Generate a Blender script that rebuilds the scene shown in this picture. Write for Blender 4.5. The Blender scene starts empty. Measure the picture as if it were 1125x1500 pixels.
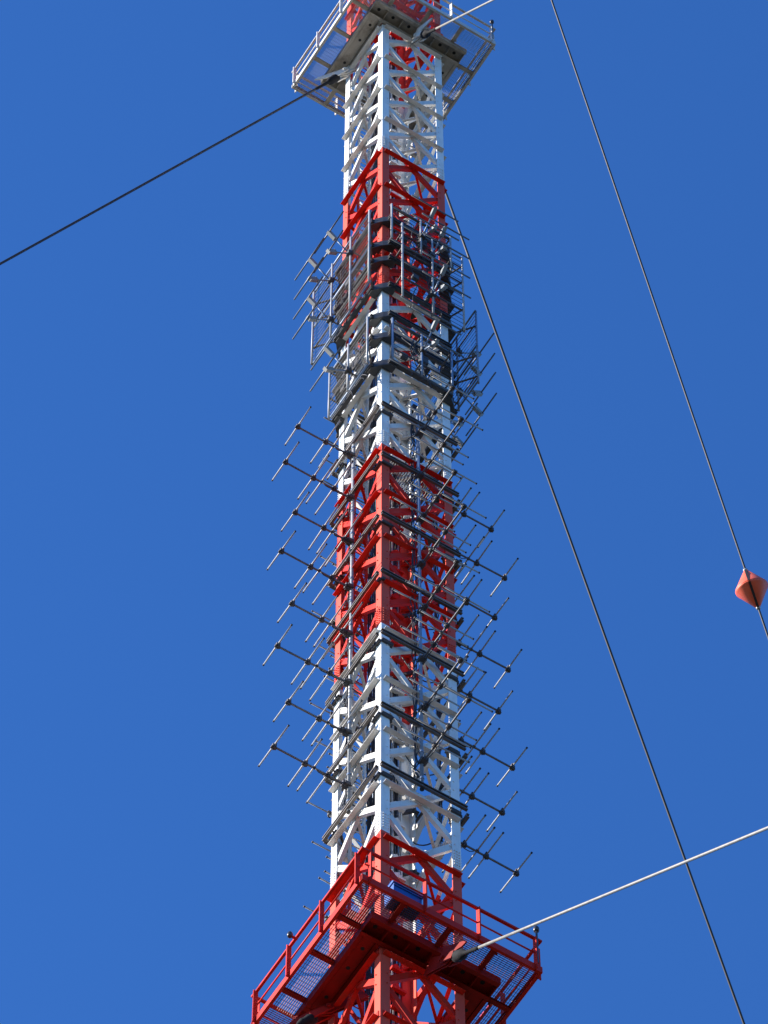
import bpy, math, random
from mathutils import Vector, Matrix
random.seed(7)
R = math.radians
sc = bpy.context.scene
col = sc.collection

# ------------------------------------------------------------------ camera, sky, sun, exposure
FOC, ELEV, ROLL, AZ = 6929.43, R(60.99267), R(0.076), R(31.9192)      # pixels of a 1125x1500 picture
CAMZ = 1.7
cam_d = bpy.data.cameras.new("camera")
cam = bpy.data.objects.new("camera", cam_d); col.objects.link(cam)
cam_d.sensor_fit = 'VERTICAL'; cam_d.sensor_height = 36.0
cam_d.lens = 36.0 * FOC / 1500.0
cam_d.clip_start = 0.5; cam_d.clip_end = 6000
cam.matrix_world = Matrix.Translation((0, 0, CAMZ)) @ Matrix.Rotation(math.pi/2 + ELEV, 4, 'X') @ Matrix.Rotation(ROLL, 4, 'Z')
sc.camera = cam

SUN_AZ, SUN_EL = R(183), R(25)          # azimuth counted from +X towards +Y; the sun stands to the left
sd = Vector((math.cos(SUN_AZ)*math.cos(SUN_EL), math.sin(SUN_AZ)*math.cos(SUN_EL), math.sin(SUN_EL)))
sun_d = bpy.data.lights.new("sun", 'SUN'); sun_d.energy = 5.0; sun_d.angle = R(0.53); sun_d.color = (1.0, 0.93, 0.83)
sun = bpy.data.objects.new("sun", sun_d); col.objects.link(sun)
sun.rotation_euler = sd.to_track_quat('Z', 'Y').to_euler()

w = bpy.data.worlds.new("World"); sc.world = w; w.use_nodes = True
nt = w.node_tree; bg = nt.nodes["Background"]
sky = nt.nodes.new("ShaderNodeTexSky"); sky.sky_type = 'NISHITA'; sky.sun_disc = False
sky.sun_elevation = SUN_EL
sky.sun_rotation = math.pi/2 - SUN_AZ   # Nishita: 0 = +Y, clockwise
sky.air_density = 1.0; sky.dust_density = 0.0; sky.ozone_density = 6.0; sky.altitude = 50
gm = nt.nodes.new("ShaderNodeMix"); gm.data_type = 'RGBA'; gm.blend_type = 'MULTIPLY'; gm.inputs[0].default_value = 1
gm.inputs[7].default_value = (.51, .945, 1.43, 1)                       # deep, clear winter blue
nt.links.new(sky.outputs[0], gm.inputs[6]); nt.links.new(gm.outputs[2], bg.inputs[0]); bg.inputs[1].default_value = 0.085
sc.view_settings.view_transform = 'Standard'; sc.view_settings.look = 'None'
sc.view_settings.exposure = 1.12; sc.view_settings.gamma = 1.0

# ------------------------------------------------------------------ frame of the mast
B = 1.92164; HW = 0.9                     # bay height, half width of the mast
H0 = 105.62914 + CAMZ                     # height of the white-to-red paint edge called level 0
CX, CY = 0.23331, 49.56911                # mast axis
def Z(k): return H0 - k*B
BASE = Matrix.Translation((CX, CY, 0)) @ Matrix.Rotation(AZ, 4, 'Z')
FACE = {'front': 0.0, 'left': -math.pi/2, 'right': math.pi/2, 'back': math.pi}
def face_mat(f): return BASE @ Matrix.Rotation(FACE[f], 4, 'Z')
def sx(f, s): return (s - HW) if f in ('front', 'right') else (HW - s)     # distance along a face -> its own x

# ------------------------------------------------------------------ materials
def mat(name, colr, rough=0.5, metal=0.0, var=0.12, scale=6.0, dirt=None, dirt_amt=0.0, bump=0.0, stretch=(1, 1, 1), spec=0.5):
    m = bpy.data.materials.new(name); m.use_nodes = True
    n = m.node_tree; N = n.nodes; L = n.links; p = N["Principled BSDF"]
    p.inputs["Roughness"].default_value = rough; p.inputs["Metallic"].default_value = metal
    p.inputs["Specular IOR Level"].default_value = spec
    tc = N.new("ShaderNodeTexCoord"); mp = N.new("ShaderNodeMapping"); mp.inputs["Scale"].default_value = stretch
    L.new(tc.outputs["Object"], mp.inputs[0])
    nz = N.new("ShaderNodeTexNoise"); nz.inputs["Scale"].default_value = scale; nz.inputs["Detail"].default_value = 6
    L.new(mp.outputs[0], nz.inputs["Vector"])
    r = N.new("ShaderNodeMapRange"); r.inputs[1].default_value = 0.25; r.inputs[2].default_value = 0.75
    r.inputs[3].default_value = 1-var; r.inputs[4].default_value = 1+var
    L.new(nz.outputs[0], r.inputs[0])
    mx = N.new("ShaderNodeVectorMath"); mx.operation = 'SCALE'; L.new(r.outputs[0], mx.inputs["Scale"])
    base = N.new("ShaderNodeRGB"); base.outputs[0].default_value = (*colr, 1)
    L.new(base.outputs[0], mx.inputs[0]); out = mx.outputs[0]
    if dirt:
        n2 = N.new("ShaderNodeTexNoise"); n2.inputs["Scale"].default_value = scale*0.45; n2.inputs["Detail"].default_value = 8; n2.inputs["Roughness"].default_value = .7
        mp2 = N.new("ShaderNodeMapping"); mp2.inputs["Location"].default_value = (3.1, 7.7, 1.3); mp2.inputs["Scale"].default_value = stretch
        L.new(tc.outputs["Object"], mp2.inputs[0]); L.new(mp2.outputs[0], n2.inputs["Vector"])
        r2 = N.new("ShaderNodeMapRange"); r2.inputs[1].default_value = .47; r2.inputs[2].default_value = .72; r2.inputs[3].default_value = 0; r2.inputs[4].default_value = dirt_amt
        L.new(n2.outputs[0], r2.inputs[0])
        mm = N.new("ShaderNodeMix"); mm.data_type = 'RGBA'; L.new(r2.outputs[0], mm.inputs[0]); L.new(out, mm.inputs[6]); mm.inputs[7].default_value = (*dirt, 1)
        out = mm.outputs[2]
    L.new(out, p.inputs["Base Color"])
    rr = N.new("ShaderNodeMapRange"); rr.inputs[3].default_value = max(.05, rough-.1); rr.inputs[4].default_value = min(1, rough+.12)
    L.new(nz.outputs[0], rr.inputs[0]); L.new(rr.outputs[0], p.inputs["Roughness"])
    if bump:
        b = N.new("ShaderNodeBump"); b.inputs["Strength"].default_value = bump; b.inputs["Distance"].default_value = .01
        L.new(nz.outputs[0], b.inputs["Height"]); L.new(b.outputs[0], p.inputs["Normal"])
    return m

def band_mat(name, white, red, rough, spec=.5):
    """Aviation paint: red and white bands of four bays, edges at fixed heights of the mast (Object Z)."""
    m = mat(name, white, rough, 0, .10, 3.5, (.20, .125, .08), .34, 0, (1, 1, .22), spec)
    n = m.node_tree; N = n.nodes; L = n.links; p = N["Principled BSDF"]
    rgb = [x for x in N if x.type == 'RGB'][0]; sc_ = [x for x in N if x.type == 'VECT_MATH'][0]
    tc = [x for x in N if x.type == 'TEX_COORD'][0]
    sep = N.new("ShaderNodeSeparateXYZ"); L.new(tc.outputs["Object"], sep.inputs[0])
    a = N.new("ShaderNodeMath"); a.operation = 'SUBTRACT'; a.inputs[0].default_value = H0 + 160*B; L.new(sep.outputs[2], a.inputs[1])
    d = N.new("ShaderNodeMath"); d.operation = 'DIVIDE'; L.new(a.outputs[0], d.inputs[0]); d.inputs[1].default_value = 8*B
    f = N.new("ShaderNodeMath"); f.operation = 'FRACT'; L.new(d.outputs[0], f.inputs[0])
    g = N.new("ShaderNodeMath"); g.operation = 'LESS_THAN'; L.new(f.outputs[0], g.inputs[0]); g.inputs[1].default_value = .5
    mm = N.new("ShaderNodeMix"); mm.data_type = 'RGBA'; L.new(g.outputs[0], mm.inputs[0])
    L.new(rgb.outputs[0], mm.inputs[6]); mm.inputs[7].default_value = (*red, 1)
    L.new(mm.outputs[2], sc_.inputs[0])
    return m

M = {}
M['leg'] = band_mat("leg paint", (.78, .78, .76), (.70, .088, .056), .55, .10)
M['beam'] = band_mat("brace paint", (.66, .655, .63), (.62, .019, .009), .5, .12)
M['cablepaint'] = mat("grey cable sheath", (.42, .42, .42), .5, 0, .5, 5, (.06, .05, .05), .8)
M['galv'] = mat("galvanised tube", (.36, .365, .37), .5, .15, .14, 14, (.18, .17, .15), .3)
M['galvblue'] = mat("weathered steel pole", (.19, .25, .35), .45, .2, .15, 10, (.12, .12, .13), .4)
M['dipole'] = mat("dull dipole rod", (.10, .115, .14), .45, .2, .15, 12)
M['rodsteel'] = mat("dull grid rod", (.038, .046, .06), .5, .2, .15, 12)
M['darksteel'] = mat("dark steel channel", (.105, .098, .092), .5, .25, .35, 7, (.20, .13, .085), .6)
M['black'] = mat("near-black collar steel", (.034, .036, .040), .5, 0, .25, 8)  # even near-black tone for the collar steel
M['boom'] = mat("weathered boom", (.15, .155, .165), .5, .2, .2, 12, (.10, .085, .07), .5)
M['clamp'] = mat("dark clamp", (.07, .068, .070), .5, .2, .25, 20)
M['cap'] = mat("black rubber cap", (.012, .012, .014), .6)
M['rubber'] = mat("black cable", (.015, .016, .02), .45, 0, .2, 8)
M['socket'] = mat("tarred socket", (.016, .016, .018), .85, 0, .4, 18, None, 0, .6, (1, 1, 1), .2)
M['box'] = mat("grey box", (.24, .25, .25), .55, .1, .12, 12, (.25, .24, .2), .35)
M['platgrey'] = mat("weathered pale deck paint", (.44, .40, .345), .6, 0, .18, 3.2, (.09, .065, .045), .95)
M['platwhite'] = mat("white rail paint", (.58, .565, .53), .45, 0, .10, 5, (.30, .26, .20), .5)
M['platgrating'] = mat("pale grating", (.17, .17, .17), .55, .2, .12, 8)
M['platred'] = mat("red deck paint", (.27, .009, .005), .55, 0, .2, 3, (.12, .012, .007), .6, spec=.15)
M['railred'] = mat("red rail paint", (.56, .020, .009), .5, 0, .14, 5, (.28, .022, .012), .5, spec=.15)
M['redgrating'] = mat("red grating", (.22, .06, .05), .55, .1, .18, 8, (.18, .15, .13), .5)
M['blue'] = mat("blue plastic", (.010, .085, .32), .4, 0, .08, 6)
M['rope_lit'] = mat("sunlit guy rope", (.215, .205, .185), .5, .15, .22, 9, (.3, .27, .24), .4)  # rope seen on its sunlit side, that light put into the colour
M['rope'] = mat("shaded guy rope", (.020, .019, .021), .6, 0, .15, 25)  # same rope seen on its unlit side, shade put into the colour
M['marker'] = mat("faded red shell", (.82, .115, .05), .5, 0, .10, 5, (.70, .30, .20), .25)
M['hole'] = mat("drain hole", (.01, .01, .01), .8)
M['lamp'] = mat("dark lamp housing", (.05, .05, .055), .3, .3)
M['ground'] = mat("winter field", (.062, .058, .038), .95, 0, .35, .03, (.036, .048, .02), .8)

# ------------------------------------------------------------------ mesh building
class MB:
    def __init__(s): s.v = []; s.f = []; s.m = []
    def add(s, vs, fs, mi=0):
        o = len(s.v); s.v += [tuple(x) for x in vs]; s.f += [tuple(i+o for i in f) for f in fs]; s.m += [mi]*len(fs); return s
    def box(s, c, d, mi=0):
        x, y, z = c; a, b, e = d[0]/2, d[1]/2, d[2]/2
        vs = [(x+i*a, y+j*b, z+k*e) for i in (-1, 1) for j in (-1, 1) for k in (-1, 1)]
        return s.add(vs, [(0, 1, 3, 2), (4, 6, 7, 5), (0, 4, 5, 1), (2, 3, 7, 6), (0, 2, 6, 4), (1, 5, 7, 3)], mi)
    def prism(s, p0, p1, e1, e2, poly, mi=0):
        """poly: points (a, b) in the plane of e1, e2, swept from p0 to p1"""
        p0, p1, e1, e2 = map(Vector, (p0, p1, e1, e2)); n = len(poly)
        vs = [p0 + e1*a + e2*b for a, b in poly] + [p1 + e1*a + e2*b for a, b in poly]
        fs = [(i, (i+1) % n, n+(i+1) % n, n+i) for i in range(n)]
        if n == 6:      # an L: two quads per end
            fs += [(0, 1, 2, 3), (0, 3, 4, 5), (n+3, n+2, n+1, n), (n+5, n+4, n+3, n)]
        else:
            fs += [tuple(range(n-1, -1, -1)), tuple(range(n, 2*n))]
        return s.add(vs, fs, mi)
    def ell(s, p0, p1, e1, e2, wd, ht, t, mi=0):
        return s.prism(p0, p1, e1, e2, [(0, 0), (wd, 0), (wd, t), (t, t), (t, ht), (0, ht)], mi)
    def bar(s, p0, p1, wd, ht, up=(0, 0, 1), mi=0):
        p0, p1 = Vector(p0), Vector(p1); d = (p1-p0).normalized(); u = Vector(up)
        a = d.cross(u); a = a.normalized() if a.length > 1e-4 else Vector((1, 0, 0)); b = a.cross(d).normalized()
        return s.prism(p0, p1, a, b, [(-wd/2, -ht/2), (wd/2, -ht/2), (wd/2, ht/2), (-wd/2, ht/2)], mi)
    def tube(s, p0, p1, r, n=8, r1=None, mi=0, cap=True):
        p0, p1 = Vector(p0), Vector(p1); d = (p1-p0).normalized(); r1 = r if r1 is None else r1
        a = d.orthogonal().normalized(); b = d.cross(a)
        ang = [2*math.pi*i/n for i in range(n)]
        vs = [p0 + (a*math.cos(t)+b*math.sin(t))*r for t in ang] + [p1 + (a*math.cos(t)+b*math.sin(t))*r1 for t in ang]
        fs = [(i, (i+1) % n, n+(i+1) % n, n+i) for i in range(n)]
        if cap: fs += [tuple(range(n-1, -1, -1)), tuple(range(n, 2*n))]
        return s.add(vs, fs, mi)
    def path(s, pts, r, n=6, mi=0):
        pts = [Vector(p) for p in pts]; m = len(pts); vs = []; a = None
        for i, p in enumerate(pts):
            d = (pts[min(i+1, m-1)] - pts[max(i-1, 0)]).normalized()
            a = d.orthogonal().normalized() if a is None else (a - d*a.dot(d)).normalized()
            b = d.cross(a)
            vs += [p + (a*math.cos(2*math.pi*j/n) + b*math.sin(2*math.pi*j/n))*r for j in range(n)]
        fs = [(i*n+j, i*n+(j+1) % n, (i+1)*n+(j+1) % n, (i+1)*n+j) for i in range(m-1) for j in range(n)]
        fs += [tuple(range(n-1, -1, -1)), tuple((m-1)*n+j for j in range(n))]
        return s.add(vs, fs, mi)
    def lathe(s, p0, d, prof, n=24, mi=0):
        p0 = Vector(p0); d = Vector(d).normalized(); a = d.orthogonal().normalized(); b = d.cross(a); vs = []
        for h, r in prof: vs += [p0 + d*h + (a*math.cos(2*math.pi*j/n)+b*math.sin(2*math.pi*j/n))*r for j in range(n)]
        m = len(prof)
        fs = [(i*n+j, i*n+(j+1) % n, (i+1)*n+(j+1) % n, (i+1)*n+j) for i in range(m-1) for j in range(n)]
        fs += [tuple(range(n-1, -1, -1)), tuple((m-1)*n+j for j in range(n))]
        return s.add(vs, fs, mi)
    def mesh(s, name, mats, smooth=False):
        me = bpy.data.meshes.new(name); me.from_pydata(s.v, [], s.f)
        for x in (mats if isinstance(mats, (list, tuple)) else [mats]): me.materials.append(x)
        me.polygons.foreach_set("material_index", s.m)
        if smooth:
            me.polygons.foreach_set("use_smooth", [len(f) == 4 for f in s.f])
        me.update()
        return me
    def build(s, name, mats, parent=None, smooth=False, mw=None):
        o = bpy.data.objects.new(name, s.mesh(name, mats, smooth)); col.objects.link(o)
        if parent is not None: o.parent = parent
        if mw is not None: o.matrix_world = mw
        return o

def thing(name, label, cat, mw, group=None):
    o = bpy.data.objects.new(name, None); col.objects.link(o); o.matrix_world = mw
    o.empty_display_size = .3; o['label'] = label; o['category'] = cat
    if group: o['group'] = group
    return o
def tag(o, label, cat, group=None):
    o['label'] = label; o['category'] = cat
    if group: o['group'] = group
    return o
ORD = ['topmost', 'second from the top', 'third from the top', 'fourth from the top', 'fifth from the top', 'sixth from the top', 'seventh from the top', 'lowest']

# ------------------------------------------------------------------ ground
g = MB(); S = 3000
g.add([(-S, -S, 0), (S, -S, 0), (S, S, 0), (-S, S, 0)], [(0, 1, 2, 3)])
go = g.build('ground', M['ground']); go['kind'] = 'structure'

# ------------------------------------------------------------------ lattice mast
mast = thing('lattice_mast', 'tall square red and white banded steel lattice mast held up by guy ropes', 'radio mast', BASE)
K0, K1 = -27, 55                            # top and bottom bay
VIS0, VIS1 = -6, 20                         # bays that the picture shows
FL, FT = .20, .022
bolt_rows = [k for k in range(-24, 56, 4)]
for ix, iy in ((-1, -1), (1, -1), (1, 1), (-1, 1)):
    mb = MB()
    c0 = (ix*HW, iy*HW, Z(K1+.855)+.002); c1 = (ix*HW, iy*HW, Z(K0))
    e1, e2 = (-ix, 0, 0), (0, -iy, 0)
    P = [(0, 0), (FL, 0), (FL, FT), (FT, FT), (FT, FL), (0, FL)]
    if ix*iy < 0: P = P[:1] + P[:0:-1]
    mb.prism(c0, c1, e1, e2, P)
    for k in range(-8, 21, 4):               # bolted splices with cover plates just above every paint edge
        z0, z1 = Z(k)+.06, Z(k)+.62
        for e, nrm in ((Vector(e1), Vector((0, iy, 0))), (Vector(e2), Vector((ix, 0, 0)))):
            o = Vector((ix*HW, iy*HW, 0))
            pl = [o + e*a + nrm*b for a, b in ((.012, .0), (.19, .0), (.19, .008), (.012, .008))]
            for q in range(2): pass
            mb.prism((0, 0, z0), (0, 0, z1), (1, 0, 0), (0, 1, 0), [(p.x, p.y) for p in pl])
            for row in range(6):
                for cc in (.05, .105, .16):
                    zc = z0 + .05 + row*.092
                    p = o + e*cc + nrm*.008; p.z = zc
                    mb.tube(p, p + nrm*.026, .016, 6, mi=1)
    for k in range(VIS0, VIS1):              # climbing bolts and joint bolts
        for q in (.42, .58):
            for cc in (.14,):
                p = Vector((ix*HW, iy*HW, 0)) + Vector(e1)*cc + Vector((0, iy*.0, 0)); p.z = Z(k+q)
                mb.tube(p, p + Vector((0, iy*.022, 0)), .014, 6, mi=1)
                p = Vector((ix*HW, iy*HW, 0)) + Vector(e2)*cc; p.z = Z(k+q)
                mb.tube(p, p + Vector((ix*.022, 0, 0)), .014, 6, mi=1)
    mb.build('leg', [M['leg'], M['leg']], mast)

def rotv(p, t):
    c, s_ = math.cos(t), math.sin(t); return Vector((p[0]*c - p[1]*s_, p[0]*s_ + p[1]*c, p[2]))
def horizontal(mb, t, k):
    """beam across a face just under level k, bolted on the outside of the legs"""
    z = Z(k+.145); yo = -HW-.004
    f = lambda x, y, zz: rotv((x, y, zz), t)
    n = rotv((0, -1, 0), t); up = Vector((0, 0, 1))
    a, b = f(-.855, yo, z), f(.855, yo, z)
    # web against the legs, bottom flange pointing outwards
    mb.prism(a, b, up, n, [(0, 0), (.17, 0), (.17, .012), (.012, .012), (.012, .115), (0, .115)])
def member(mb, t, p0, p1, wd=.14, ht=.085, bolts=False):
    """angle brace inside a face from p0=(x,z) to p1=(x,z)"""
    yi = -HW+FT+.003
    a, b = rotv((p0[0], yi, p0[1]), t), rotv((p1[0], yi, p1[1]), t)
    d = (b-a).normalized(); inn = rotv((0, 1, 0), t); e1 = d.cross(inn).normalized()
    if e1.z < 0: e1 = -e1
    o = -e1*wd/2
    mb.prism(a+o, b+o, e1, inn, [(0, 0), (wd, 0), (wd, .01), (.01, .01), (.01, ht), (0, ht)])
    if bolts:
        for q in (.05, .12, .19):
            p = a + d*q + e1*.02; mb.tube(p, p - inn*.022, .016, 6)
            p = b - d*(q+.02) + e1*.02; mb.tube(p, p - inn*.022, .016, 6)
def diamond(mb, t, k):
    zj = Z(k+.54); xj = .80
    for sx_ in (-1, 1):
        for km in (.12, 1.05):
            zm = Z(k+km)
            member(mb, t, (sx_*xj, zj + (.03 if km < .5 else -.03)), (sx_*.05, zm), bolts=VIS0 <= k < VIS1)
    # gusset plates at the middle and at the legs
    g0 = rotv((0, -HW+.010, 0), t); inn = rotv((0, 1, 0), t); al = rotv((1, 0, 0), t); up = Vector((0, 0, 1))
    for dz in (Z(k+1.09),):
        poly = [(-.20, .10), (-.13, -.14), (.13, -.14), (.20, .10), (.11, .22), (-.11, .22)]
        c = Vector((0, 0, dz)) + rotv((0, -HW+.004, 0), t); n = len(poly)
        vs = [c + al*p + up*q for p, q in poly] + [c + al*p + up*q + inn*.012 for p, q in poly]
        mb.add(vs, [tuple(range(n)), tuple(range(2*n-1, n-1, -1))] + [(i, n+i, n+(i+1) % n, (i+1) % n) for i in range(n)])
def plan_ring(mb, k):
    z = Z(k+.10)
    for i in range(4):
        a = rotv((0, -HW+.03, z), i*math.pi/2); b = rotv((HW-.03, 0, z), i*math.pi/2)
        d = (b-a).normalized(); s_ = d.cross(Vector((0, 0, 1)))
        mb.prism(a, b, (0, 0, 1), s_, [(0, 0), (.06, 0), (.06, .008), (.008, .008), (.008, .06), (0, .06)])
rest = MB(); n_h = n_d = 0
vis_faces = ['front', 'left', 'right', 'back']
for f in vis_faces:
    for k in range(K0, K1+1):
        show = VIS0 <= k < VIS1 - (1 if f in ('right', 'back') else 0) and n_h < 100
        if show: mb = MB(); horizontal(mb, FACE[f], k); mb.build('horizontal_beam', M['beam'], mast); n_h += 1
        else: horizontal(rest, FACE[f], k)
        show = VIS0 <= k < VIS1 - (1 if f in ('right', 'back') else 0) and n_d < 100
        if show: mb = MB(); diamond(mb, FACE[f], k); mb.build('diamond_brace', M['beam'], mast); n_d += 1
        else: diamond(rest, FACE[f], k)
for k in range(K0, K1+1):
    if VIS0 <= k < VIS1: mb = MB(); plan_ring(mb, k); mb.build('plan_brace', M['beam'], mast)
    else: plan_ring(rest, k)
ro = rest.build('lattice_bracing', M['beam'], mast); ro['kind'] = 'stuff'

# ------------------------------------------------------------------ climbing ladder and cable runs inside the mast
lad = thing('climbing_ladder', 'narrow banded climbing ladder standing inside the mast behind its left face', 'ladder', BASE)
LX0, LX1, LY = .27-HW, .58-HW, 1.55-HW
for x in (LX0, LX1):
    MB().box((x, LY, (Z(K1)+Z(-10))/2), (.045, .065, Z(-10)-Z(K1))).build('stile', M['beam'], lad)
mb = MB(); z = Z(24); n = 0
while z < Z(-8):
    if z > Z(17.5) and n < 100: MB().tube((LX0, LY, z), (LX1, LY, z), .014, 6).build('rung', M['beam'], lad); n += 1
    else: mb.tube((LX0, LY, z), (LX1, LY, z), .014, 6)
    z += .28
o = mb.build('rungs', M['beam'], lad); o['kind'] = 'stuff'

run = thing('cable_run', 'painted cables with brackets climbing the middle of the mast', 'cable bundle', BASE)
for i in range(7):
    x = .10 + (i % 4)*.052 - .10; y = .12 + (i//4)*.07
    pts = []; z = Z(24); ph = random.random()*6
    while z < Z(-8):
        pts.append((x + .014*math.sin(z*1.9+ph) + random.uniform(-.006, .006), y + .014*math.cos(z*1.4+ph), z)); z += .35
    MB().path(pts, random.choice((.018, .022, .026)), 6).build('cable', M['cablepaint' if i in (0, 3, 5) else 'rubber'], run, True)
mb = MB()
for x in (-.06, .22): mb.box((x, .16, (Z(24)+Z(-8))/2), (.03, .05, Z(-8)-Z(24)))
mb.build('tray_side', M['beam'], run)
z = Z(21)
while z < Z(-6):
    q = random.uniform(.06, .20); e = random.uniform(-.05, .05)
    mb = MB().prism((0, .02, z), (0, .10, z), (1, 0, 0), (0, 0, 1), [(-.07, 0), (.24, 0), (.24, .07), (.05+q/2+e, .07), (.05+e, .07+q), (-.07, .07)])
    mb.build('cleat', M['beam'], run); z += .62

feed = thing('feeder_cables', 'row of black feeder cables on a tray inside the mast beside the ladder', 'cable bundle', BASE)
for i in range(9):
    x = .66-HW + i*.045; pts = []; z = Z(20); ph = random.random()*6
    while z < Z(-5):
        pts.append((x + .008*math.sin(z*1.3+ph), 1.56-HW + .012*math.cos(z+ph), z)); z += .5
    MB().path(pts, .019, 6).build('cable', M['rubber'], feed, True)
z = Z(20)
while z < Z(-5): MB().box((.85-HW, 1.60-HW, z), (.46, .03, .05)).build('tray_bar', M['darksteel'], feed); z += .96

# small grating landing inside the mast
land = thing('rest_landing', 'pale open grating landing inside the mast at the top of the middle red band', 'landing', BASE @ Matrix.Translation((0, 0, Z(8.15))))
mb = MB()
x = -.55
while x < .82: mb.box((x, -.42, .0), (.012, .74, .035)); x += .055
mb.build('grating', M['platgrating'], land)
mb = MB()
for y in (-.80, -.04): mb.box((.13, y, -.0), (1.42, .03, .06))
mb.build('frame', M['platwhite'], land)

# ------------------------------------------------------------------ guy platforms
def platform(k, label, main, rail, grate, lamps):
    t = thing('guy_platform', label, 'platform', BASE @ Matrix.Translation((0, 0, Z(k))), 'guy platforms round the mast')
    OUT, GO, GI = 1.93, 1.38, .93
    for i in range(4):
        a = i*math.pi/2
        rot = lambda p: rotv(p, a)
        def rb(mb, c, d, mi=0):
            dd = d if i % 2 == 0 else (d[1], d[0], d[2]); mb.box(rot(c), dd, mi)
        # edge channel
        ln = 2*OUT if i % 2 == 0 else 2*OUT-.13
        mb = MB(); rb(mb, (0, -OUT+.008, .09), (ln, .016, .18)); rb(mb, (0, -OUT+.040, .006), (ln, .045, .012)); rb(mb, (0, -OUT+.040, .174), (ln, .045, .012))
        mb.build('edge_channel', rail, t)
        # box girder, open underneath on the ribbed sides
        gl = 2*GO if i % 2 == 0 else 2*GI - .01
        mb = MB()
        rb(mb, (0, -(GO+GI)/2, .094), (gl, GO-GI-.03, .012))
        rb(mb, (0, -GO+.008, 0), (gl, .014, .20)); rb(mb, (0, -GI-.008, 0), (gl, .014, .20))
        rb(mb, (0, -GO+.045, -.104), (gl, .088, .010)); rb(mb, (0, -GI-.045, -.104), (gl, .088, .010))
        if i % 2 == 0:
            for x in (-GO+.01, -.95, -.48, 0, .48, .95, GO-.01): rb(mb, (x, -(GO+GI)/2, .0), (.016, GO-GI-.035, .16))
            for x in (-1.15, -.72, -.24, .24, .72, 1.15): mb.tube(rot((x, -(GO+GI)/2+.03, .0875)), rot((x, -(GO+GI)/2+.03, .082)), .045, 12, mi=1)
        else:
            rb(mb, (0, -(GO+GI)/2, -.085), (gl, GO-GI-.20, .010))
            for x in (-.55, .2, .7): mb.tube(rot((x, -(GO+GI)/2, -.0905)), rot((x, -(GO+GI)/2, -.095)), .040, 12, mi=1)
        mb.build('girder', [main, M['hole']], t)
        # cantilever beams out to the edge
        for x in (-1.0, 0.0, .93) if i % 2 == 0 else (-.9, .08, 1.0):
            mb = MB(); rb(mb, (x, -(OUT+GO)/2, .065), (.10, OUT-GO-.02, .012)); rb(mb, (x, -(OUT+GO)/2, .012), (.10, OUT-GO-.02, .010)); rb(mb, (x, -(OUT+GO)/2, .04), (.012, OUT-GO-.02, .05))
            for yy in (-OUT+.09, -GO-.09): mb.tube(rot((x+.06, yy, .01)), rot((x+.06, yy, -.03)), .022, 6)
            mb.build('cantilever_beam', main, t)
        # grating of bearing bars and cross rods
        mb = MB(); y0, y1 = -OUT+.03, -GO
        if i % 2 == 0:
            y = y0+.02
            while y < y1: rb(mb, (0, y, .105), (2*OUT-.1, .005, .024)); y += .043
            x = -OUT+.08
            while x < OUT-.06: rb(mb, (x, (y0+y1)/2, .113), (.006, y1-y0, .006)); x += .09
        else:
            y = y0+.02
            while y < y1: rb(mb, (0, y, .105), (2*GO-.01, .005, .024)); y += .043
            x = -GO+.05
            while x < GO-.02: rb(mb, (x, (y0+y1)/2, .113), (.006, y1-y0, .006)); x += .09
        mb.build('grating', grate, t)
        # railing: posts, top rail, knee rail
        for x in (-1.78, -.6, .55, 1.78):
            mb = MB(); rb(mb, (x, -OUT-.012, .50), (.016, .105, 1.0)); rb(mb, (x+.014, -OUT-.055, .50), (.012, .016, .98))
            mb.tube(rot((x, -OUT-.02, .05)), rot((x, -OUT-.05, .05)), .022, 6)
            mb.build('rail_post', rail, t)
        mb = MB(); rb(mb, (0, -OUT+.015, 1.02), (2*OUT + (.03 if i % 2 == 0 else -.08), .055, .05)); mb.build('top_rail', rail, t)
        mb = MB(); mb.tube(rot((-OUT+.06, -OUT+.02, .56)), rot((OUT-.06, -OUT+.02, .56)), .019, 8); mb.build('knee_rail', rail, t, True)
    return t
p_up = platform(-4, 'upper guy platform of weathered pale steel with white railings near the mast top', M['platgrey'], M['platwhite'], M['platgrating'], 0)
p_lo = platform(18, 'lower guy platform of red painted steel with red railings and see through grating', M['platred'], M['railred'], M['redgrating'], 0)

def lamp(k, xy, label, post, size):
    t = thing('obstruction_lamp', label, 'warning lamp', BASE @ Matrix.Translation((xy[0], xy[1], Z(k))))
    if post:
        MB().tube((0, 0, .15), (0, 0, 1.17), .022, 8).build('stem', M['lamp'], t)
        MB().lathe((0, 0, 1.17), (0, 0, 1), [(0, .03), (.02, .055), (.10, .055), (.15, .035), (.17, .0)], 12).build('dome', M['lamp'], t, True)
    else:
        MB().lathe((0, 0, .78), (0, 0, 1), [(0, .03), (.02, .052), (.08, .056), (.12, .042), (.14, .012)], 14).build('dome', M['lamp'], t, True)
        MB().bar((0, 0, .82), (.16, 0, .82), .04, .04).build('bracket', M['railred'], t)
lamp(18, (-2.11, 1.187-HW), 'dark domed lamp hung outside the left railing of the red platform', False, 1)
lamp(18, (1.80, -1.98), 'thin dark lamp post on the right corner of the red platform railing', True, 1)
lamp(-4, (1.80, -1.98), 'thin dark lamp post on the right corner of the pale upper platform railing', True, 1)

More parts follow.
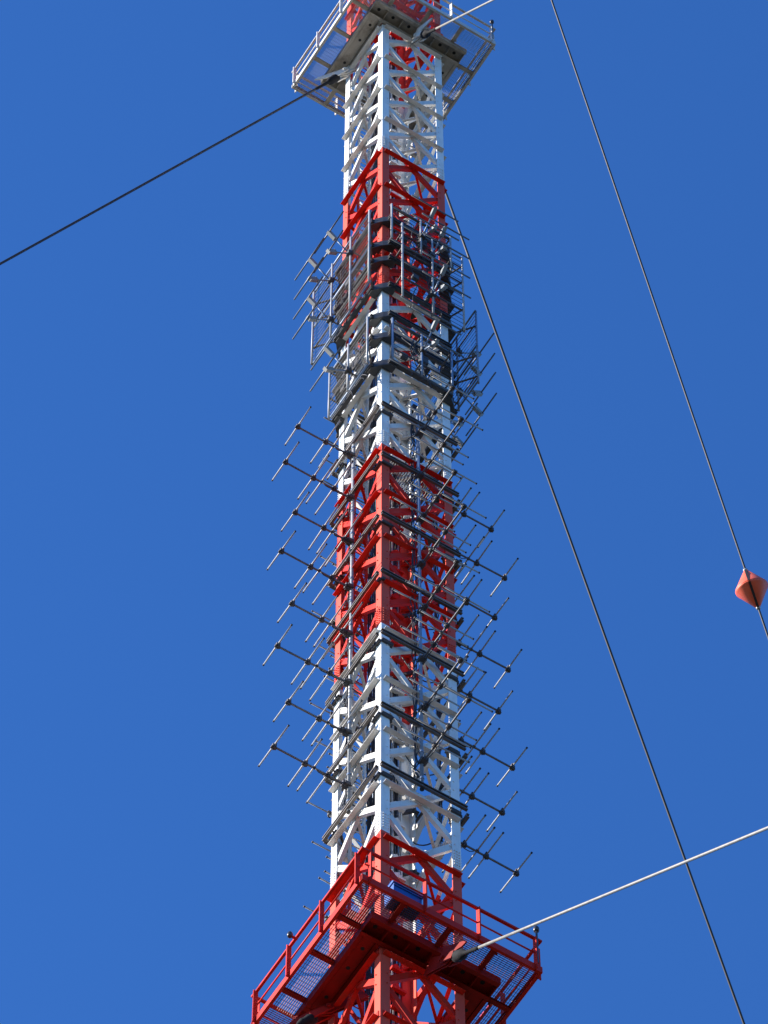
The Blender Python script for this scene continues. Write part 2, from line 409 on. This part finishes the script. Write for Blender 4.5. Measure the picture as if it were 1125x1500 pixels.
# blue chest on the front deck of the red platform
ch = thing('storage_chest', 'blue plastic chest standing on the front deck of the red platform', 'chest', BASE @ Matrix.Translation((-.01-HW, -.79-HW, Z(18)+.124)))
MB().prism((-.30, 0, 0), (.30, 0, 0), (0, 1, 0), (0, 0, 1), [(-.15, 0), (.15, 0), (.165, .42), (-.165, .42)]).build('bin', M['blue'], ch)
mb = MB(); mb.prism((-.325, 0, .42), (.325, 0, .42), (0, 1, 0), (0, 0, 1), [(-.185, 0), (.185, 0), (.185, .035), (.10, .11), (-.10, .11), (-.185, .035)])
mb.build('lid', M['blue'], ch)
mb = MB(); mb.box((0, -.175, .36), (.62, .022, .03)); mb.box((-.335, 0, .30), (.03, .12, .03)); mb.build('rim', M['blue'], ch)

# ------------------------------------------------------------------ guy ropes
AXIS = Vector((CX, CY, 0))
def guy(azdeg, r0, h0, slope, rmat, label, frk, rad=.032, sock=True, grp='guy ropes'):
    h = Vector((math.cos(R(azdeg)), math.sin(R(azdeg)), 0))
    d = Vector((h.x, h.y, -slope)).normalized(); q = AXIS + h*r0; q.z = h0
    t = thing('guy_rope', label, 'guy rope', Matrix.Translation(q), grp)
    L_ = h0/(-d.z); n = 40; sag = .0
    pts = [d*(L_*i/n) + Vector((0, 0, -sag*4*(i/n)*(1-i/n))) for i in range(n+1)]
    MB().path(pts, rad, 10).build('rope', rmat, t, True)
    side = d.cross(Vector((0, 0, 1))).normalized(); upn = side.cross(d).normalized()
    if sock:
        # poured socket with its fork and pin, then a short rod up to the lug
        MB().lathe(Vector((0, 0, 0)), -d, [(-.62, .031), (-.5, .038), (-.06, .042), (.0, .075), (.08, .105), (.16, .098), (.26, .115), (.36, .10), (.40, .06)], 14).build('socket', M['socket'], t, True)
        mb = MB()
        for s_ in (-1, 1): mb.bar(-d*.30 + side*s_*.09, -d*.78 + side*s_*.09, .035, .15, upn)
        mb.tube(-d*.70 - side*.15, -d*.70 + side*.15, .045, 10)
        mb.build('fork', frk, t)
        mb = MB()     # lug plates running back to the girder, and the long fin under the socket
        c = -d*.60
        poly = [(-.10, .0), (.06, -.10), (.95, -.16), (.95, .20), (.06, .10)]
        for s_ in (-.028, .028):
            p = [c - d*a + upn*b + side*(s_-.012) for a, b in poly]; p2 = [x + side*.024 for x in p]; m = len(p)
            mb.add(p+p2, [tuple(range(m)), tuple(range(2*m-1, m-1, -1))] + [(i, m+i, m+(i+1) % m, (i+1) % m) for i in range(m)])
        e = (h*.80 + Vector((0, 0, -.60))).normalized(); up2 = side.cross(e).normalized()
        o = -d*.95 + upn*.12
        poly = [(0, -.13), (.9, -.055), (1.03, 0), (.9, .055), (0, .16)]
        p = [o + e*a + up2*b + side*.05 for a, b in poly]; p2 = [x + side*.03 for x in p]; m = len(p)
        mb.add(p+p2, [tuple(range(m)), tuple(range(2*m-1, m-1, -1))] + [(i, m+i, m+(i+1) % m, (i+1) % m) for i in range(m)])
        mb.build('lug', frk, t)
    return t, q, d
guy(181.5, 1.67, CAMZ+112.23, 1.45, M['rope'], 'black guy rope running down to the left from the pale upper platform', M['platwhite'])
guy(-58.1, 1.67, CAMZ+112.23, 1.285, M['rope_lit'], 'short sunlit guy rope leaving the upper platform towards the upper right', M['platwhite'], rad=.029)
guy(61.9, 2.45, CAMZ+111.52, 1.245, M['rope'], 'long dark guy rope dropping behind the mast from the upper platform to lower right', M['platwhite'], sock=False)
guy(-58.1, 2.28, CAMZ+69.73, .841, M['rope_lit'], 'thick sunlit guy rope rising to the right from the red platform', M['platred'], rad=.027)
guy(181.5, 1.75, CAMZ+70.2, .90, M['rope'], 'guy rope fixed under the left side of the red platform', M['platred'])
_, qB, dB = guy(61.9, 1.67, CAMZ+156.35, 1.7235, M['rope'], 'thin dark guy rope at far right carrying the red cone marker', M['platwhite'], rad=.032, sock=False)
# cone marker threaded on the far right rope
rr = 22.47; s_ = (rr-1.67)/math.hypot(dB.x, dB.y); mc = qB + dB*s_
mk = thing('rope_marker', 'faded red double cone warning marker threaded on the far right guy rope', 'warning marker', Matrix.Translation(mc))
MB().lathe(-dB*.02, -dB, [(0, .50), (.025, .497), (.05, .485), (.08, .463), (.11, .438), (.64, .065)], 40).build('upper_cone', M['marker'], mk, True)
MB().lathe(-dB*.02, dB, [(0, .50), (.025, .497), (.05, .485), (.08, .463), (.11, .438), (.68, .065)], 40).build('lower_cone', M['marker'], mk, True)
cv = (Vector((0, 0, CAMZ)) - mc).normalized(); ev = (cv - dB*cv.dot(dB)).normalized(); wv = dB.cross(ev)
mb = MB()
for s_, a1 in ((-1, .66), (1, .70)):
    q = [dB*s_*a1 + ev*.078, dB*s_*.10 + ev*.452, dB*s_*.02 + ev*.507]
    mb.add([p + wv*e + ev*(.004+h) for p in q for e in (-.036, .036) for h in (0, .012)],
           [(0, 4, 6, 2), (1, 3, 7, 5), (4, 8, 10, 6), (5, 7, 11, 9), (0, 1, 5, 4), (4, 5, 9, 8), (2, 6, 7, 3), (6, 10, 11, 7), (0, 2, 3, 1), (8, 9, 11, 10)])
mb.build('seam_strip', M['cap'], mk)
for s_ in (-1, 1): MB().lathe(dB*s_*.64, dB*s_, [(0, .07), (.07, .07), (.08, .05)], 14).build('collar', M['galv'], mk, True)

# ------------------------------------------------------------------ yagi antennas on their poles
def fpoint(f, s, o, z): return face_mat(f) @ Vector((sx(f, s), -(HW+o), z))
def fmat(f, s, o, z): return face_mat(f) @ Matrix.Translation((sx(f, s), -(HW+o), z))
SIDE = {'left': 'reaching out to the left', 'front': 'jutting from the front face', 'right': 'reaching out to the right', 'back': 'hidden behind the mast'}
POLE = {'left': (1.005, .16, 7.555, 0.0), 'front': (.87, .16, 7.47, 0.0), 'right': (.88, .16, 7.615, .09), 'back': (1.03, .16, 7.78, 0.0)}
def rod_mesh(half):
    mb = MB(); mb.tube((-half, 0, 0), (half, 0, 0), .0175, 10, mi=0)
    for s_ in (-1, 1): mb.tube((s_*(half-.022), 0, 0), (s_*(half+.006), 0, 0), .0215, 10, mi=1)
    return mb.mesh('element', [M['galv'], M['cap']], True)
ELEM = [(0, rod_mesh(.55)), (.71, rod_mesh(.63)), (.915, rod_mesh(.635)), (1.22, rod_mesh(.775))]
mb = MB(); mb.box((0, 0, -.01), (.095, .085, .075)); mb.box((0, .01, .035), (.13, .05, .03)); mb.box((0, 0, -.05), (.06, .12, .025)); mb.tube((-.03, 0, -.09), (-.03, 0, .07), .012, 6); mb.tube((.03, 0, -.09), (.03, 0, .07), .012, 6)
CLAMP = mb.mesh('clamp', M['clamp'])
mb = MB(); mb.box((0, 0, 0), (.05, .06, .05)); mb.tube((0, 0, -.05), (0, 0, .04), .012, 6)
CLAMP_S = mb.mesh('clamp', M['clamp'])
def boom_mesh(tip):
    mb = MB(); y1 = -(tip-.16) - .03
    mb.bar((0, .02, -.028), (0, y1, -.028), .033, .033)
    return mb.mesh('boom', M['boom'])
mb = MB(); mb.box((0, .0, -.028), (.15, .13, .10)); mb.box((0, -.075, -.028), (.09, .05, .13)); mb.tube((-.055, -.10, -.05), (-.055, .10, -.05), .013, 6); mb.tube((.055, -.10, -.05), (.055, .10, -.05), .013, 6)
BOOMCLAMP = mb.mesh('boom_clamp', M['clamp'])
BOOM = [boom_mesh(1.52), boom_mesh(1.81)]
def tail_mesh(tip):
    y0 = -(tip-.16-.915); pts = [(.02, y0+(.12-y0)*j/9, -.055-.05*math.sin(j*math.pi/3)**2 - (.04 if j else 0)) for j in range(10)]
    return MB().path(pts, .010, 6).mesh('feed_tail', M['rubber'], True)
TAIL = [tail_mesh(1.52), tail_mesh(1.81)]
def link(name, data, parent, loc):
    o = bpy.data.objects.new(name, data); col.objects.link(o); o.parent = parent; o.location = loc; return o
def yagi(f, i):
    s, o, k0, extra = POLE[f]
    lng = i % 2 if f != 'x' else 0
    tip = (1.81 if lng else 1.52) + extra*.8
    k = k0 + i*1.0005
    where = {'left': 'left', 'right': 'right', 'front': 'front', 'back': 'rear'}[f]
    band = 'white' if (k < 8 or 12 <= k < 16) else 'red'
    lab = f"{ORD[i]} of eight yagis {SIDE[f]}, {'longer' if lng else 'shorter'} boom, {band} band"
    t = thing('yagi_antenna', lab, 'antenna', fmat(f, s, o, Z(k)), f'yagi antennas on the {where} pole')
    link('boom', BOOM[lng], t, (0, 0, 0)); link('boom_clamp', BOOMCLAMP, t, (0, 0, 0))
    for j, (off, me) in enumerate(ELEM):
        e = link('element', me, t, (random.uniform(-.012, .012), -(tip-.16-off), 0)); e.rotation_euler = (0, R(random.uniform(-1, 1)), R(random.uniform(-.9, .9)))
        if j != 2: link('clamp', CLAMP, e, (0, 0, -.015))
        else: link('clamp', CLAMP_S, e, (0, 0, -.01))
    link('feed_tail', TAIL[lng], t, (0, 0, 0))
    t.rotation_euler.x += R(random.uniform(-.7, .7)); t.rotation_euler.z += R(random.uniform(-.6, .6))
    return t
for f in ('left', 'front', 'right', 'back'):
    for i in range(8): yagi(f, i)

for f, nm in (('left', 'blue grey steel pole carrying the yagis on the left side of the mast'), ('front', 'blue grey steel pole in front of the lattice carrying the front yagis'),
              ('right', 'steel pole behind the right leg carrying the yagis that reach right'), ('back', 'steel pole behind the mast carrying the hidden rear yagis')):
    s, o, k0, _ = POLE[f]
    kt, kb = k0-.52, k0+7.50
    t = thing('antenna_pole', nm, 'pole', fmat(f, s, o, Z(kb)), 'poles that carry the yagis')
    mb = MB(); mb.tube((0, .06, 0), (0, .06, Z(kt)-Z(kb)), .038, 14); mb.tube((0, .06, -.012), (0, .06, .02), .045, 14, mi=1)
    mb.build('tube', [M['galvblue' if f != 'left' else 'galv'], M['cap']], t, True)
    for q in range(16):
        zz = .35 + q*.96
        MB().tube((0, .06, zz), (0, .06, zz+.06), .050, 12).build('sleeve', M['galvblue'], t)
    for c in range(3):
        pts = []; zz = .4; ph = random.random()*6
        while zz < Z(kt)-Z(kb)-.2:
            pts.append((-.085-.035*c + random.uniform(-.03, .03)*(1+.8*math.sin(zz*2)), .10+random.uniform(-.03, .03), zz)); zz += .24
        MB().path(pts, .013, 6).build('feeder', M['rubber'], t, True)
    for q in range(8):                                # branch cables from the trunk in the middle of the mast
        zz = Z(k0+q)-Z(kb)+random.uniform(-.5, .1); x1 = random.uniform(-.2, .35); dr = random.uniform(.15, .5)
        pts = [(-.07+(x1+.07)*j/11, .10+.85*j/11, zz - dr*math.sin(j/11*math.pi) + .25*j/11) for j in range(12)]
        MB().path(pts, .014, 6).build('branch_cable', M['rubber'], t, True)
    for q in range(8):                                # drip loops hanging from each yagi to the pole
        zz = Z(k0+q)-Z(kb); a = random.uniform(.10, .22); pts = []
        for j in range(11):
            u_ = j/10; pts.append((-.10 - a*math.sin(u_*math.pi)*random.uniform(.8, 1.1), .04+.05*math.sin(u_*5), zz-.05-.65*u_))
        MB().path(pts, .011, 6).build('drip_loop', M['rubber'], t, True)

# ------------------------------------------------------------------ mounting frames that hold the yagi poles
for i, dz in enumerate((-13.80, -16.13, -18.76, -21.17, -23.65, -26.47, -28.67)):
    t = thing('support_ring', f'{ORD[i] if i < 6 else ORD[7]} of seven dark channel rings behind the yagis', 'bracket', BASE @ Matrix.Translation((0, 0, H0+dz)), 'channel frames behind the yagis')
    for j, f in enumerate(('front', 'left', 'right', 'back')):
        a = FACE[f]; mb = MB()
        up = Vector((0, 0, 1)); n = rotv((0, -1, 0), a); dz2 = -.0 if j in (0, 3) else -.11
        for zz, hh in ((.045, .030), (-.055, .030)):
            mb.bar(rotv((-.98, -HW-.135, zz+dz2), a), rotv((.98, -HW-.135, zz+dz2), a), .062, hh)
        mb.bar(rotv((-.98, -HW-.100, -.005+dz2), a), rotv((.98, -HW-.100, -.005+dz2), a), .012, .065)
        mb.build('rail', M['darksteel'], t)
    for cx_, cy_ in ((-1, -1), (1, -1), (1, 1), (-1, 1)):
        mb = MB(); d = Vector((cx_, cy_, 0)).normalized(); e = Vector((-d.y, d.x, 0))
        c = Vector((cx_*HW, cy_*HW, -.13))
        mb.bar(c + Vector((cx_*.03, -cy_*.24, 0)), c + Vector((cx_*.03, 0, 0)), .05, .10)
        mb.bar(c + Vector((-cx_*.24, cy_*.03, 0)), c + Vector((0, cy_*.03, 0)), .05, .10)
        # plate across the inside of the leg and its bolts
        mb.bar(c + Vector((-cx_*.27, -cy_*.02, 0)), c + Vector((-cx_*.02, -cy_*.27, 0)), .05, .11)
        mb.tube(c + Vector((cx_*.06, -cy_*.25, 0)), c + Vector((-cx_*.10, -cy_*.25, 0)), .02, 6); mb.tube(c + Vector((-cx_*.25, cy_*.06, 0)), c + Vector((-cx_*.25, -cy_*.10, 0)), .02, 6)
        for zz in (.05, -.05): mb.tube(c + Vector((cx_*.08, -cy_*.16, zz)), c + Vector((cx_*.0, -cy_*.16, zz)), .02, 6)
        mb.build('leg_clamp', M['clamp'], t)

# ------------------------------------------------------------------ black collars and dipole panels higher up
for i, dz in enumerate((-4.33, -5.63, -6.45, -7.87, -9.35, -10.39, -11.75)):
    t = thing('clamp_collar', f'{ORD[i] if i < 6 else ORD[7]} of seven black collars round the mast behind the dipole panels', 'collar', BASE @ Matrix.Translation((0, 0, H0+dz)), 'black collars behind the dipole panels')
    for f in ('front', 'left', 'right', 'back'):
        a = FACE[f]; mb = MB()
        for yo, zz in ((-HW-.20, .04), (-HW-.20, -.06)):
            mb.bar(rotv((-.84, yo, zz), a), rotv((.84, yo, zz), a), .10, .03)
        mb.bar(rotv((-.84, -HW-.155, -.01), a), rotv((.84, -HW-.155, -.01), a), .012, .07)
        mb.build('channel', M['black'], t)
    for cx_, cy_ in ((-1, -1), (1, -1), (1, 1), (-1, 1)):
        mb = MB(); h = .12
        P = [(HW+.18, HW-.24), (HW+.18, HW-.10), (HW+.04, HW+.06), (HW+.06, HW+.04)]
        outer = [(HW-.26, HW+.21), (HW-.12, HW+.21), (HW+.03, HW+.06+.03), (HW+.09, HW+.03), (HW+.21, HW-.12), (HW+.21, HW-.26)]
        inner = [(HW-.26, HW+.015), (HW+.012, HW+.012), (HW+.015, HW-.26)]
        poly = outer + inner[::-1]; m = len(poly)
        vs = [(cx_*x, cy_*y, -h) for x, y in poly] + [(cx_*x, cy_*y, h) for x, y in poly]
        # the collar corner as a solid: bottom, top and sides
        tri = [(0, 1, 8), (1, 2, 8), (2, 7, 8), (2, 3, 7), (3, 4, 7), (4, 6, 7), (4, 5, 6)]
        fs = [tuple(q) for q in tri] + [tuple(x+m for x in q[::-1]) for q in tri] + [(q, (q+1) % m, m+(q+1) % m, m+q) for q in range(m)]
        mb.add(vs, fs)
        for e in ((.19, -.20), (-.20, .19)):
            for zz in (-.07, .05): mb.tube((cx_*(HW+e[0]), cy_*(HW+e[1]), zz), (cx_*(HW+e[0]*(1.25 if e[0] > 0 else 1)), cy_*(HW+e[1]*(1.25 if e[1] > 0 else 1)), zz), .022, 6)
        mb.build('corner_clamp', M['black'], t)

DIP = MB(); DIP.tube((-.65, 0, 0), (.65, 0, 0), .019, 10); DIP = DIP.mesh('dipole_rod', M['dipole'], True)
def panel(f, tubes, zt, zb, nodes, label, collars, tmat='galv'):
    s0 = sum(tubes)/len(tubes); x0 = sx(f, s0); zc = (zt+zb)/2
    t = thing('dipole_panel', label, 'antenna panel', fmat(f, s0, .57, H0+zc), 'dipole panels round the mast')
    X = lambda s: sx(f, s)-x0
    xs = sorted(X(s) for s in tubes); a, b = zb-zc, zt-zc
    for x in xs:
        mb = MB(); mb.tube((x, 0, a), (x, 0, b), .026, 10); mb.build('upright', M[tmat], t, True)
    nr = 3 if b-a > 2.5 else 2
    for i in range(nr):
        z = a + .03 + (b-a-.06)*i/(nr-1)
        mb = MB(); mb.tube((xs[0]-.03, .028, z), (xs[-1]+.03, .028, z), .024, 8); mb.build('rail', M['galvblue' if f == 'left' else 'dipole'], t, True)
    mb = MB(); z = a+.20
    while z < b-.08: mb.tube((xs[0], .02, z), (xs[-1], .02, z), .006, 6); z += .20
    mb.build('reflector_rods', M['rodsteel'], t)
    for dz in collars:
        if a-.15 < dz-zc < b+.15:
            z = min(max(dz-zc, a+.05), b-.05)
            mb = MB()
            for x in xs:
                xx = max(-.80-x0, min(.80-x0, x))
                mb.bar((x, .02, z), (xx, .37, z-.02), .034, .034)
            mb.bar((xs[0], .055, z), (xs[-1], .055, z), .028, .03)
            mb.build('stand_off', M['darksteel'], t)
    for s, z in nodes:
        x = X(s); z -= zc
        mb = MB(); mb.box((x, -.03, z), (.13, .12, .14)); mb.tube((x-.10, 0, z+.04), (x+.10, 0, z+.04), .015, 6); mb.tube((x-.10, 0, z-.04), (x+.10, 0, z-.04), .015, 6)
        mb.build('node_clamp', M['clamp'], t)
        for sg in (1, -1):
            tipp = Vector((x, -.60, z+sg*.515)); root = Vector((x, -.05, z+sg*.02)); d = (tipp-root).normalized()
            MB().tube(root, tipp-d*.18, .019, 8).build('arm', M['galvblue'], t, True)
            mb = MB(); mb.bar(tipp-d*.24, tipp+d*.02, .115, .085, (1, 0, 0)); mb.bar(tipp-d*.25, tipp-d*.235, .135, .10, (1, 0, 0))
            bx = mb.build('balun_box', M['box'], t)
            o = bpy.data.objects.new('dipole_rod', DIP); col.objects.link(o); o.parent = t
            o.location = (x, -.60-(.03 if s > .9 else 0), z+sg*.515)
    # a junction box and some leads behind the screen
    for c, d in (((.12, .16, (a+b)/2+.1), (.22, .12, .3)), ((-.4, .14, (a+b)/2-.25), (.16, .10, .2))): MB().box(c, d).build('junction_box', M['clamp'], t)
    for q in range(4):
        x1, x2, ph = random.uniform(-.5, .5), random.uniform(-.4, .4), random.random()*6
        pts = [(x1+(x2-x1)*j/15+.07*math.sin(j*.8+ph), .17+.06*math.sin(j*.6+ph), a+.12+(b-a-.24)*j/15) for j in range(16)]
        MB().path(pts, .012, 6).build('lead', M['rubber'], t, True)
    return t
COL = (-4.33, -5.63, -6.45, -7.87, -9.35, -10.39, -11.75)
panel('left', (-.35, .48, 1.31, 2.14), -4.92, -8.72, ((.48, -5.83), (1.31, -5.85), (1.31, -7.90)), 'large dipole panel with tubular screen on the left, upper of two there', COL)
panel('left', (-.31, .51, 1.31), -10.44, -12.72, ((.48, -11.81),), 'small dipole panel on the left below the large screen, beside white lattice', COL)
panel('front', (-.085, .72, 1.55), -4.43, -6.29, ((.74, -5.33),), 'small topmost dipole panel on the front face, crossing the red lattice', COL)
panel('front', (.205, 1.03, 1.87), -5.16, -9.02, ((1.01, -6.08), (1.0, -8.13)), 'large front dipole panel whose ladder like screen shows past the right leg', COL)
panel('front', (-.07, .70, 1.50), -10.42, -12.42, ((.715, -11.25),), 'small dipole panel on the front face over white lattice, lowest in front', COL, 'galvblue')
panel('right', (-.33, .50, 1.31, 2.10), -7.08, -10.70, ((.48, -7.81), (.48, -9.80), (1.31, -9.95)), 'large dipole panel with blue grey screen jutting out on the right', COL, 'galvblue')
panel('back', (.40, 1.23, 2.05), -8.6, -12.45, ((.95, -9.6), (.95, -11.6)), 'dipole panel behind the mast whose rod tips show past the left leg', COL)
